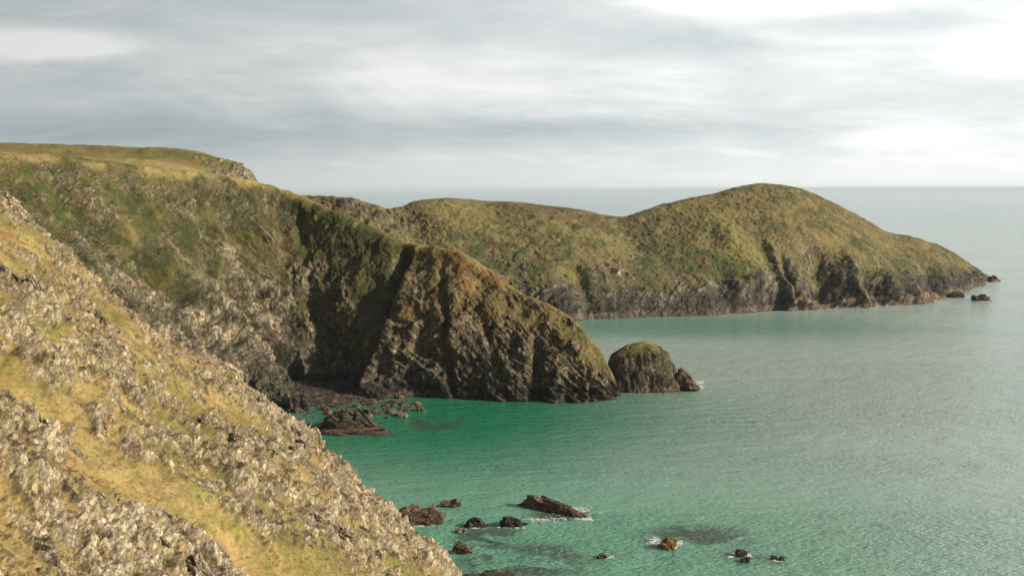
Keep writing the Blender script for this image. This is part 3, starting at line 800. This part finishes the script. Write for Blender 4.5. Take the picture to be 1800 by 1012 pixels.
def build_stack():
    base = Wz(1146, 690); dist = base[1]; px = dist / F_PX
    outline_l = [(690, 1076), (672, 1075), (650, 1074), (636, 1076), (622, 1086), (611, 1101), (604, 1120), (601, 1136)]
    outline_r = [(690, 1219), (672, 1204), (655, 1192), (640, 1181), (627, 1171), (615, 1159), (606, 1147), (602, 1138)]
    NA, NZ = 520, 260
    t = np.linspace(0, 1, NZ)
    hh = np.array([690 - p[0] for p in outline_l], float) * px * .95
    xl = np.array([p[1] - 1146 for p in outline_l], float) * px; xr = np.array([p[1] - 1146 for p in outline_r], float) * px
    idx = t * (len(hh) - 1)
    Hs = np.interp(idx, range(8), hh); L = catmull(xl[:, None], idx)[:, 0]; R = catmull(xr[:, None], idx)[:, 0]
    cx = (L + R) / 2; rx = np.maximum((R - L) / 2, .02)
    ry = rx * .78
    rowz = np.concatenate([[-4, -2], Hs]); cx = np.concatenate([[cx[0]] * 2, cx]); rx = np.concatenate([[rx[0] * 1.08, rx[0] * 1.03], rx]); ry = np.concatenate([[ry[0] * 1.08, ry[0] * 1.03], ry])
    a = np.linspace(0, 2 * math.pi, NA, endpoint=False)
    ca, sa = np.cos(a), np.sin(a)
    sq = (np.abs(ca) ** 2.6 + np.abs(sa) ** 2.6) ** (-1 / 2.6)
    P = np.stack([cx[:, None] + rx[:, None] * ca * (sq * .45 + .55), ry[:, None] * sa * sq, np.broadcast_to(rowz[:, None], (len(rowz), NA))], -1)
    Nn = np.stack([np.broadcast_to(ca, P.shape[:2]), np.broadcast_to(sa, P.shape[:2]), np.broadcast_to(np.linspace(0, 1.2, len(rowz))[:, None] ** 3, P.shape[:2])], -1)
    Q = P.reshape(-1, 3); sh = P.shape[:2]
    f1, c1, k1 = facet(Q * np.array([1, 1, .35]) / 3.6, 201, 1.4); f2, c2, k2 = facet(Q * np.array([1, 1, .6]) / 1.5, 202, 1.2); f3, c3, k3 = facet(Q / .7, 203, 1)
    vst = ridged(Q * np.array([1, 1, .22]) / 4.5, 3, 641).reshape(sh) - .2
    f1 = planes(Q * np.array([1, 1, .4]) / 5.5, 631) * 1.3; f2 = planes(Q * np.array([1, 1, .6]) / 1.7, 632) * .7
    f1, f2, f3, c2, c3, k1 = [q.reshape(sh) for q in (f1, f2, f3, c2, c3, k1)]
    nz = fbm(Q / 3, 4, 204).reshape(sh); fn = fbm(Q / .9, 4, 205).reshape(sh)
    hf = P[..., 2] / hh[-1]
    grass = sstep(.74, .86, hf + .12 * nz + .10 * fn)
    amp = sstep(1.01, .86, hf)
    D = (1 - grass) * (1.0 * f1 + .7 * f2 + .12 * f3 + .6 * nz + .15 + .5 * vst) + grass * (.25 * fn + .5 * f1 + .3 * nz) * (.2 + amp)
    D *= (.12 + .88 * amp)
    P = P + Nn * D[..., None]
    rk = mixc((0.15, 0.12, 0.08), (0.06, 0.05, 0.036), c2 * .5 + c3 * .5)
    rk = mixc(rk, (0.13, 0.12, 0.045), sstep(.1, .5, fn) * .4)
    g = mixc((0.20, 0.15, 0.055), (0.115, 0.10, 0.034), sstep(-.3, .3, nz + fn))
    col = mixc(rk, g, grass)
    z = P[..., 2]
    col = mixc(col, (0.05, 0.042, 0.034), sstep(4.5, 3.2, z + nz) * .7)
    col = mixc(col, (0.19, 0.125, 0.075), sstep(2.6, 1.4, z + nz * 1.6) * sstep(.0, .5, z) * .6)
    Fq = []
    aI = np.arange(sh[0] * NA).reshape(sh); nx = np.roll(aI, -1, 1)
    Fq = np.stack([aI[:-1], nx[:-1], nx[1:], aI[1:]], -1).reshape(-1, 4)
    root = link('sea_stack', None, 'rounded sea stack with a dry grass cap off the end of the dark spur', 'sea stack', loc=(base[0], base[1] + ry[2] * .95, 0))
    gm = grass.reshape(-1)[Fq].mean(1) > .5
    for nm, sel, mt in (('rock_body', ~gm, M_CLIFF), ('grass_cap', gm, M_CLIFF)):
        f = Fq[sel]; ids, invx = np.unique(f, return_inverse=True)
        link(nm, mesh_from(nm, P.reshape(-1, 3)[ids], invx.reshape(-1, 4), col.reshape(-1, 3)[ids], mt, True, rock=1 - grass.ravel()[ids]), parent=root)
    return root


STACK = build_stack()

# crags standing out of the near slope
def scatter_crags():
    g = np.random.default_rng(12)
    pale = ((0.40, 0.335, 0.235), (0.17, 0.135, 0.088))
    kinds = [rock_mesh('crag', (1.0, .62, .55), 500 + i, 5, .40, cols=pale if i % 3 else ((0.30, 0.245, 0.165), (0.12, 0.095, 0.062)), wet=0, square=.6, bed=.10) for i in range(8)]
    dist = np.linalg.norm(HP - CAM, axis=-1)
    w = (HROCK > .75) * (HSD > .6) * (HP[..., 2] > 10) * (dist ** 1.2)
    rr, cc = HP.shape[:2]; w = w * (np.arange(rr) < rr - 4)[:, None]
    w = w.ravel() / w.sum()
    for i, k in enumerate(g.choice(w.size, 150, p=w, replace=False)):
        r, c = divmod(int(k), cc); p = HP[r, c]
        s = float(np.clip(g.lognormal(-.45, .45), .25, 1.5)) * (.6 + .3 * dist[r, c] / 120)
        o = link('crag', kinds[i % 8], 'pale angular crag jutting out of the ochre near hillside', 'crag', group='crags on the near hillside', loc=p - PN * .12 * s)
        ax = AXD[0] * E1 + AXD[1] * E2
        q = Matrix((ax, np.cross(PN, ax), PN)).transposed().to_quaternion()
        o.rotation_mode = 'QUATERNION'
        o.rotation_quaternion = q @ Matrix.Rotation(float(g.normal() * .45), 3, 'Z').to_quaternion() @ Matrix.Rotation(float(g.normal() * .25), 3, 'Y').to_quaternion()
        o.scale = (s * g.uniform(.9, 1.5), s * g.uniform(.8, 1.1), s * g.uniform(.6, 1.0))


scatter_crags()

# beach of the cove
water_rock('boulder', 556, 668, 710, 757, 'big dark boulder on a flat reddish ledge at the water edge of the cove', .6, 41, 'boulder', cols=((0.085, 0.066, 0.048), (0.038, 0.033, 0.028)), sub=6, wet=0, jag=.17,
           peak=([-1, -.6, -.1, .3, .7, 1], [.75, 1.05, 1.08, .95, .6, .3]))
water_rock('rock_ledge', 562, 684, 746, 764, 'flat reddish rock ledge jutting into the green water', .5, 42, 'rock ledge', cols=((0.15, 0.085, 0.058), (0.075, 0.045, 0.033)), sub=6, wet=0, jag=.2)
water_rock('boulder', 430, 512, 658, 718, 'tall boulder with a greenish mossy top at the left end of the cove', .7, 43, 'boulder', cols=((0.095, 0.09, 0.05), (0.04, 0.038, 0.03)), sub=6, wet=0, jag=.26)
water_rock('boulder', 505, 545, 690, 722, 'dark squat boulder between the mossy boulder and the big ledge boulder', .7, 44, 'boulder', cols=((0.08, 0.06, 0.045), (0.04, 0.032, 0.028)), wet=0)
stones = [rock_mesh('beach_stone', (1, .8, .62), 300 + i, 4, .3, cols=c, wet=0) for i, c in enumerate([((0.24, 0.165, 0.105), (0.12, 0.08, 0.055)), ((0.18, 0.11, 0.075), (0.08, 0.055, 0.04)), ((0.16, 0.12, 0.085), (0.07, 0.055, 0.042)), ((0.12, 0.09, 0.06), (0.05, 0.042, 0.033))])]
for i in range(112):
    if i < 46: u, v = rng.gauss(672, 26), rng.gauss(718, 9)
    elif i < 58: u, v = rng.uniform(690, 742), rng.uniform(708, 722)
    elif i < 85: u, v = rng.uniform(500, 600), rng.uniform(703, 760)
    else: u, v = rng.uniform(520, 720), rng.uniform(694, 712)
    if v < 690 or v > 762 or (u > 650 and v > 742): continue
    p = Wz(u, v)
    s = rng.choice([.35, .5, .7, .9, 1.3]) * rng.uniform(.8, 1.2)
    o = link('beach_stone', stones[rng.randrange(4)], 'reddish brown stone lying among others on the dark cove beach', 'stone', group='stones on the cove beach', loc=(p[0], p[1], .1 * s))
    o.scale = (s, s, s); o.rotation_euler = (rng.uniform(-.3, .3), rng.uniform(-.3, .3), rng.uniform(0, 6.28))


def build_beach():
    NR, NC = 120, 200
    c = np.array([[Wz(u, v) for u in np.linspace(430, 760, 12)] for v in (770, 745, 725, 705, 690, 676)])
    for r, z in enumerate((-1.4, -.7, -.15, .25, .8, 2.0)): c[r, :, 2] = z
    for j, u in enumerate(np.linspace(430, 760, 12)):
        c[:, j, 2] -= max(0, (u - 640) / 60) * .7
    P, tr, tc = loft(c, NR, NC)
    Q = P.reshape(-1, 3)
    f1, c1, k1 = [q.reshape(NR, NC) for q in facet(Q / 1.2, 401, 1)]
    nz = fbm(Q / 4, 4, 402).reshape(NR, NC)
    P[..., 2] += .35 * f1 + .5 * nz
    col = mixc((0.075, 0.052, 0.038), (0.035, 0.032, 0.026), c1)
    me = mesh_from('beach', P.reshape(-1, 3), grid_faces(NR, NC), col.reshape(-1, 3), M_ROCK, False)
    return link('beach', me, 'dark rocky beach at the back of the cove', 'beach', 'structure')


build_beach()


# ------------------------------------------------------------------ water
def water_material():
    m = bpy.data.materials.new('sea water'); m.use_nodes = True
    t = NT(m.node_tree)
    geo = t.new('ShaderNodeNewGeometry'); pos = geo.outputs['Position']
    sep = t.new('ShaderNodeSeparateXYZ', {0: pos}); x, y = sep.outputs[0], sep.outputs[1]
    big = t.noise(pos, 0.012, 4, .55)
    # colour of the water: shallow sand in the cove and along the near shore, sky reflection painted in outside
    dx = t.m('DIVIDE', t.m('ADD', x, 18.0), 80.0); dy = t.m('DIVIDE', t.m('ADD', y, -285.0), 95.0)
    r = t.m('SQRT', t.m('ADD', t.m('MULTIPLY', dx, dx), t.m('MULTIPLY', dy, dy)))
    r = t.m('ADD', r, t.m('MULTIPLY', t.m('SUBTRACT', big, .5), .5))
    cove = t.mapr(r, .15, 1.35, 1, 0)
    dx2 = t.m('DIVIDE', t.m('ADD', x, -75.0), 130.0); dy2 = t.m('DIVIDE', t.m('ADD', y, -480.0), 55.0)
    r2 = t.m('SQRT', t.m('ADD', t.m('MULTIPLY', dx2, dx2), t.m('MULTIPLY', dy2, dy2)))
    bay = t.mapr(r2, .2, 1.2, .65, 0)
    emer = t.m('MAXIMUM', cove, bay)
    shal = t.mapr(t.m('ADD', y, t.m('MULTIPLY', t.m('SUBTRACT', big, .5), 60)), 262, 178, 0, 1)
    shal = t.m('MULTIPLY', shal, t.mapr(x, 110, 10, .25, 1))
    c = t.mix(emer, (0.295, 0.385, 0.345), (0.012, 0.182, 0.096))
    c = t.mix(t.m('MULTIPLY', shal, .85), c, (0.110, 0.330, 0.215))
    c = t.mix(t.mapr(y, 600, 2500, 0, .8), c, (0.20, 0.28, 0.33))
    # weed and reef patches on the sea floor
    wv = t.new('ShaderNodeVectorMath', {0: pos, 1: (1.0, 1.0, 1.0)}, operation='MULTIPLY').outputs[0]
    wn = t.noise(wv, 0.11, 6, .62, 1.2)
    spots = None
    for (u, v, ru, rv) in ((920, 985, 130, 34), (1225, 942, 105, 22), (1330, 980, 60, 14), (770, 742, 60, 14), (990, 905, 60, 10), (860, 945, 60, 22), (1175, 955, 50, 15)):
        p = Wz(u, v); px_ = p[1] / F_PX; rx = ru * px_; ry = abs(Wz(u, v - rv)[1] - p[1])
        a = t.m('DIVIDE', t.m('SUBTRACT', x, float(p[0])), rx); b = t.m('DIVIDE', t.m('SUBTRACT', y, float(p[1])), ry)
        q = t.mapr(t.m('ADD', t.m('MULTIPLY', a, a), t.m('MULTIPLY', b, b)), 0, 1.6, 1, 0)
        spots = q if spots is None else t.m('MAXIMUM', spots, q)
    weed = t.m('MULTIPLY', spots, t.mapr(wn, .40, .54, 0, 1))
    c = t.mix(t.m('MULTIPLY', weed, .85), c, (0.050, 0.060, 0.052))
    # waves
    st = t.new('ShaderNodeMapping', {'Vector': pos, 'Rotation': (0, 0, math.radians(28)), 'Scale': (1.0, 2.2, 1.0)}).outputs[0]
    n1 = t.noise(st, 0.8, 4, .55, .4); n2 = t.noise(st, 0.13, 3, .5, .3); n3 = t.noise(st, 2.2, 2, .5)
    hgt = t.m('ADD', t.m('ADD', t.m('MULTIPLY', n1, .70), t.m('MULTIPLY', n2, 1.2)), t.m('MULTIPLY', n3, .05))
    wind = t.noise(t.new('ShaderNodeMapping', {'Vector': pos, 'Rotation': (0, 0, -.5), 'Scale': (.5, 1.4, 1)}).outputs[0], .014, 4, .6, .8)
    hgt = t.m('MULTIPLY', hgt, t.mapr(wind, .3, .7, .55, 1.15))
    bp = t.new('ShaderNodeBump', {'Strength': 1.0, 'Distance': 1.0, 'Height': hgt})
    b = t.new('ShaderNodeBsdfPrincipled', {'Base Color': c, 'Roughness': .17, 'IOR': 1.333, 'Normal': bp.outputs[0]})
    o = t.new('ShaderNodeOutputMaterial'); t.t.links.new(b.outputs[0], o.inputs[0])
    return m


M_WATER = water_material()


def build_water():
    xs = np.concatenate([-np.geomspace(60000, 400, 24), np.linspace(-300, 500, 17), np.geomspace(600, 60000, 24)])
    ys = np.concatenate([-np.geomspace(60000, 300, 12), np.linspace(-200, 900, 23), np.geomspace(1000, 60000, 24)])
    X, Y = np.meshgrid(xs, ys)
    P = np.stack([X, Y, 0 * X], -1)
    me = mesh_from('sea', P.reshape(-1, 3), grid_faces(len(ys), len(xs)), None, M_WATER, True)
    link('sea', me, 'green and grey rippled sea filling the cove and reaching the horizon', 'sea', 'structure')


build_water()

# white water round the rocks: thin ragged sheets lying just over the surface
def build_foam():
    g = np.random.default_rng(3)
    V, Fc = [], []
    spots = [(1000, 897, 34, 6, 130), (985, 893, 22, 4, 60), (1028, 911, 12, 3, 40), (960, 913, 40, 3, 40), (1175, 962, 16, 3, 36), (1150, 950, 10, 7, 36), (1192, 955, 8, 4, 20),
             (1313, 976, 5, 2.5, 26), (1284, 979, 4, 1.5, 10), (1364, 985, 5, 2, 14), (1231, 673, 5, 3, 30), (1233, 680, 4, 2, 12), (1072, 980, 5, 1.5, 7),
             (1757, 488, 16, 2.5, 40), (1745, 498, 30, 3, 40), (1660, 531, 10, 2, 16), (1700, 522, 16, 2, 16), (1728, 530, 14, 1.5, 14), (735, 924, 30, 2, 18), (836, 928, 16, 1.5, 10), (900, 927, 18, 1.5, 10)]
    for u, v, ru, rv, n in spots:
        for _ in range(n * 2):
            c = Wz(u + g.normal() * ru * .55, v + g.normal() * rv * .55)
            s = g.uniform(.10, .42) * max(.7, c[1] / 330)
            k = 9; a = np.linspace(0, 2 * np.pi, k, endpoint=False)
            rr = s * g.uniform(.45, 1.2, k)
            i0 = len(V)
            V.append([c[0], c[1], .14])
            for j in range(k): V.append([c[0] + rr[j] * math.cos(a[j]) * 1.7, c[1] + rr[j] * math.sin(a[j]), .05 + .04 * g.random()])
            for j in range(k): Fc.append([i0, i0 + 1 + j, i0 + 1 + (j + 1) % k])
    m = bpy.data.materials.new('sea foam'); m.use_nodes = True
    t = NT(m.node_tree)
    geo = t.new('ShaderNodeNewGeometry'); n = t.noise(geo.outputs['Position'], 3.5, 4, .7)
    b = t.new('ShaderNodeBsdfPrincipled', {'Base Color': (.72, .74, .72, 1), 'Roughness': .8, 'Alpha': t.mapr(n, .38, .56, 0, .9)})
    o = t.new('ShaderNodeOutputMaterial'); t.t.links.new(b.outputs[0], o.inputs[0])
    link('foam', mesh_from('foam', np.array(V), np.array(Fc), None, m, True), 'white foam washing round the rocks', 'foam', 'stuff')


build_foam()

# ------------------------------------------------------------------ haze
def build_haze():
    x0, x1, y0, y1, z0, z1 = -61000, 61000, -61000, 61000, -8.0, 84.0
    V = [(x, y, z) for z in (z0, z1) for y in (y0, y1) for x in (x0, x1)]
    Fc = [(0, 2, 3, 1), (4, 5, 7, 6), (0, 1, 5, 4), (2, 6, 7, 3), (0, 4, 6, 2), (1, 3, 7, 5)]
    m = bpy.data.materials.new('sea haze'); m.use_nodes = True
    t = NT(m.node_tree)
    v = t.new('ShaderNodeVolumePrincipled', {'Color': (.78, .90, 1.0, 1), 'Density': HAZE, 'Anisotropy': 0.0})
    o = t.new('ShaderNodeOutputMaterial'); t.t.links.new(v.outputs[0], o.inputs['Volume'])
    link('haze', mesh_from('haze', np.array(V, float), np.array(Fc), None, m, False), 'thin pale sea haze lying over the whole bay', 'haze', 'stuff')


HAZE = 0.000045
build_haze()

# ------------------------------------------------------------------ sun and sky
SUN_AZ, SUN_EL = math.radians(106), math.radians(25)          # azimuth clockwise from the view direction (+Y)
sdir = Vector((math.sin(SUN_AZ) * math.cos(SUN_EL), math.cos(SUN_AZ) * math.cos(SUN_EL), math.sin(SUN_EL)))
ld = bpy.data.lights.new('sun', 'SUN'); ld.energy = 4.9; ld.angle = math.radians(2.5); ld.color = (1.0, 0.88, 0.70)
lo = bpy.data.objects.new('sun', ld); COL.objects.link(lo)
lo.rotation_euler = sdir.to_track_quat('Z', 'Y').to_euler(); lo.location = sdir * 300


def build_world():
    w = bpy.data.worlds.new('World'); scene.world = w; w.use_nodes = True
    t = NT(w.node_tree)
    sky = t.new('ShaderNodeTexSky', sky_type='NISHITA', sun_disc=False, sun_elevation=SUN_EL, sun_rotation=SUN_AZ)
    tc = t.new('ShaderNodeTexCoord'); d = tc.outputs['Generated']
    sp = t.new('ShaderNodeSeparateXYZ', {0: d}); x, y, z = sp.outputs
    zc = t.m('MAXIMUM', z, 0.0)
    inv = t.m('DIVIDE', 1.0, t.m('ADD', zc, .20))
    px, py = t.m('MULTIPLY', x, inv), t.m('MULTIPLY', y, inv)
    P = t.new('ShaderNodeCombineXYZ', {0: px, 1: py, 2: 3.1}).outputs[0]
    n1 = t.noise(P, 1.35, 8, .58, .6)
    P2 = t.new('ShaderNodeCombineXYZ', {0: t.m('MULTIPLY', px, .6), 1: py, 2: 8.4}).outputs[0]
    n2 = t.noise(P2, 4.2, 7, .62, .5)
    yc = t.m('MAXIMUM', y, .05)
    ax, az = t.m('DIVIDE', x, yc), t.m('DIVIDE', z, yc)           # tangent of azimuth and elevation
    front = t.mapr(y, .1, .4, 0, 1)
    wob = t.m('MULTIPLY', t.m('SUBTRACT', n1, .5), .05)

    def blob(u, v, ru, rv, k=1.0):
        r = ray(u, v)
        a = t.m('DIVIDE', t.m('ADD', t.m('SUBTRACT', ax, float(r[0])), wob), ru / F_PX); b = t.m('DIVIDE', t.m('ADD', t.m('SUBTRACT', az, float(r[2])), t.m('MULTIPLY', wob, .35)), rv / F_PX)
        q = t.m('EXPONENT', t.m('MULTIPLY', t.m('ADD', t.m('MULTIPLY', a, a), t.m('MULTIPLY', b, b)), -1.0))
        return t.m('MULTIPLY', t.m('MULTIPLY', q, k), front)
    # cloud brightness: broken stratus, darker low bank, brighter openings
    v = t.m('ADD', .725, t.m('MULTIPLY', t.m('SUBTRACT', n1, .5), .74))
    v = t.m('ADD', v, t.m('MULTIPLY', t.m('SUBTRACT', n2, .5), .46))
    v = t.m('ADD', v, t.m('MULTIPLY', t.mapr(ax, -.45, .5, -.05, .12, False), front))
    for bl in ((1340, -8, 220, 34, .60), (1810, 75, 120, 44, .42), (70, 76, 160, 24, .55), (800, 120, 420, 50, .06), (1330, 160, 500, 60, .04), (1000, 150, 260, 26, .12), (350, 235, 520, 30, -.27), (1050, 225, 320, 22, -.18), (1250, 80, 160, 25, -.12), (420, 20, 300, 60, -.06), (900, 60, 160, 30, -.06)):
        v = t.m('ADD', v, blob(*bl))
    for bl in ((1650, 40, 330, 22, -.22),):
        v = t.m('ADD', v, blob(*bl))
    low = t.mapr(z, .036, .012, 0, 1)
    v = t.m('ADD', t.m('MULTIPLY', v, t.m('SUBTRACT', 1.0, t.m('MULTIPLY', low, .75))), t.m('MULTIPLY', low, t.m('ADD', .60, t.m('MULTIPLY', ax, .10))))
    ramp = t.new('ShaderNodeValToRGB', {0: v})
    cr = ramp.color_ramp
    cr.elements[0].position = .18; cr.elements[0].color = (3.5, 4.15, 4.6, 1)
    cr.elements[1].position = 1.0; cr.elements[1].color = (9.6, 9.6, 9.3, 1)
    for p, c in ((.42, (4.5, 5.25, 5.6, 1)), (.62, (5.9, 6.4, 6.55, 1)), (.80, (7.4, 7.7, 7.6, 1))):
        e = cr.elements.new(p); e.color = c
    c = t.mix(.93, sky.outputs[0], ramp.outputs[0])
    # unseen sky shaped for the light: brightened sunward, darkened overhead and on the far side
    sunward = t.m('ADD', t.m('MULTIPLY', x, math.sin(SUN_AZ)), t.m('MULTIPLY', y, math.cos(SUN_AZ)))
    k = t.mapr(sunward, -.75, .2, .62, 1.0)
    k = t.m('MULTIPLY', k, t.mapr(y, -.5, .2, .32, 1.0))
    glow = t.m('MULTIPLY', t.mapr(sunward, .15, .8, 0, 1.8), t.mapr(z, .10, .22, 0, 1))
    k = t.m('MULTIPLY', k, t.m('MULTIPLY', t.mapr(z, .40, .80, 1.0, .25), t.m('ADD', 1.0, t.m('MULTIPLY', glow, t.mapr(z, .7, .4, 0, 1)))))
    kk = t.new('ShaderNodeCombineColor', {0: k, 1: k, 2: k})
    c = t.mix(1.0, c, kk.outputs[0], 'MULTIPLY')
    bg = t.new('ShaderNodeBackground', {'Color': c, 'Strength': .10})
    o = t.new('ShaderNodeOutputWorld'); t.t.links.new(bg.outputs[0], o.inputs[0])


build_world()

# ------------------------------------------------------------------ camera and render
cd = bpy.data.cameras.new('camera'); cd.sensor_width = 36.0; cd.lens = 36.0 * F_PX / 1800.0
cd.clip_start = .5; cd.clip_end = 200000
co = bpy.data.objects.new('camera', cd); COL.objects.link(co)
Mx = Matrix(((RGT[0], UPV[0], -_f[0], CAM[0]), (RGT[1], UPV[1], -_f[1], CAM[1]), (RGT[2], UPV[2], -_f[2], CAM[2]), (0, 0, 0, 1)))
co.matrix_world = Mx
scene.camera = co
scene.view_settings.view_transform = 'Standard'; scene.view_settings.look = 'None'
scene.view_settings.exposure = 0.35; scene.view_settings.gamma = 1.0
scene.render.engine = 'CYCLES'
scene.cycles.use_denoising = True
scene.cycles.max_bounces = 6
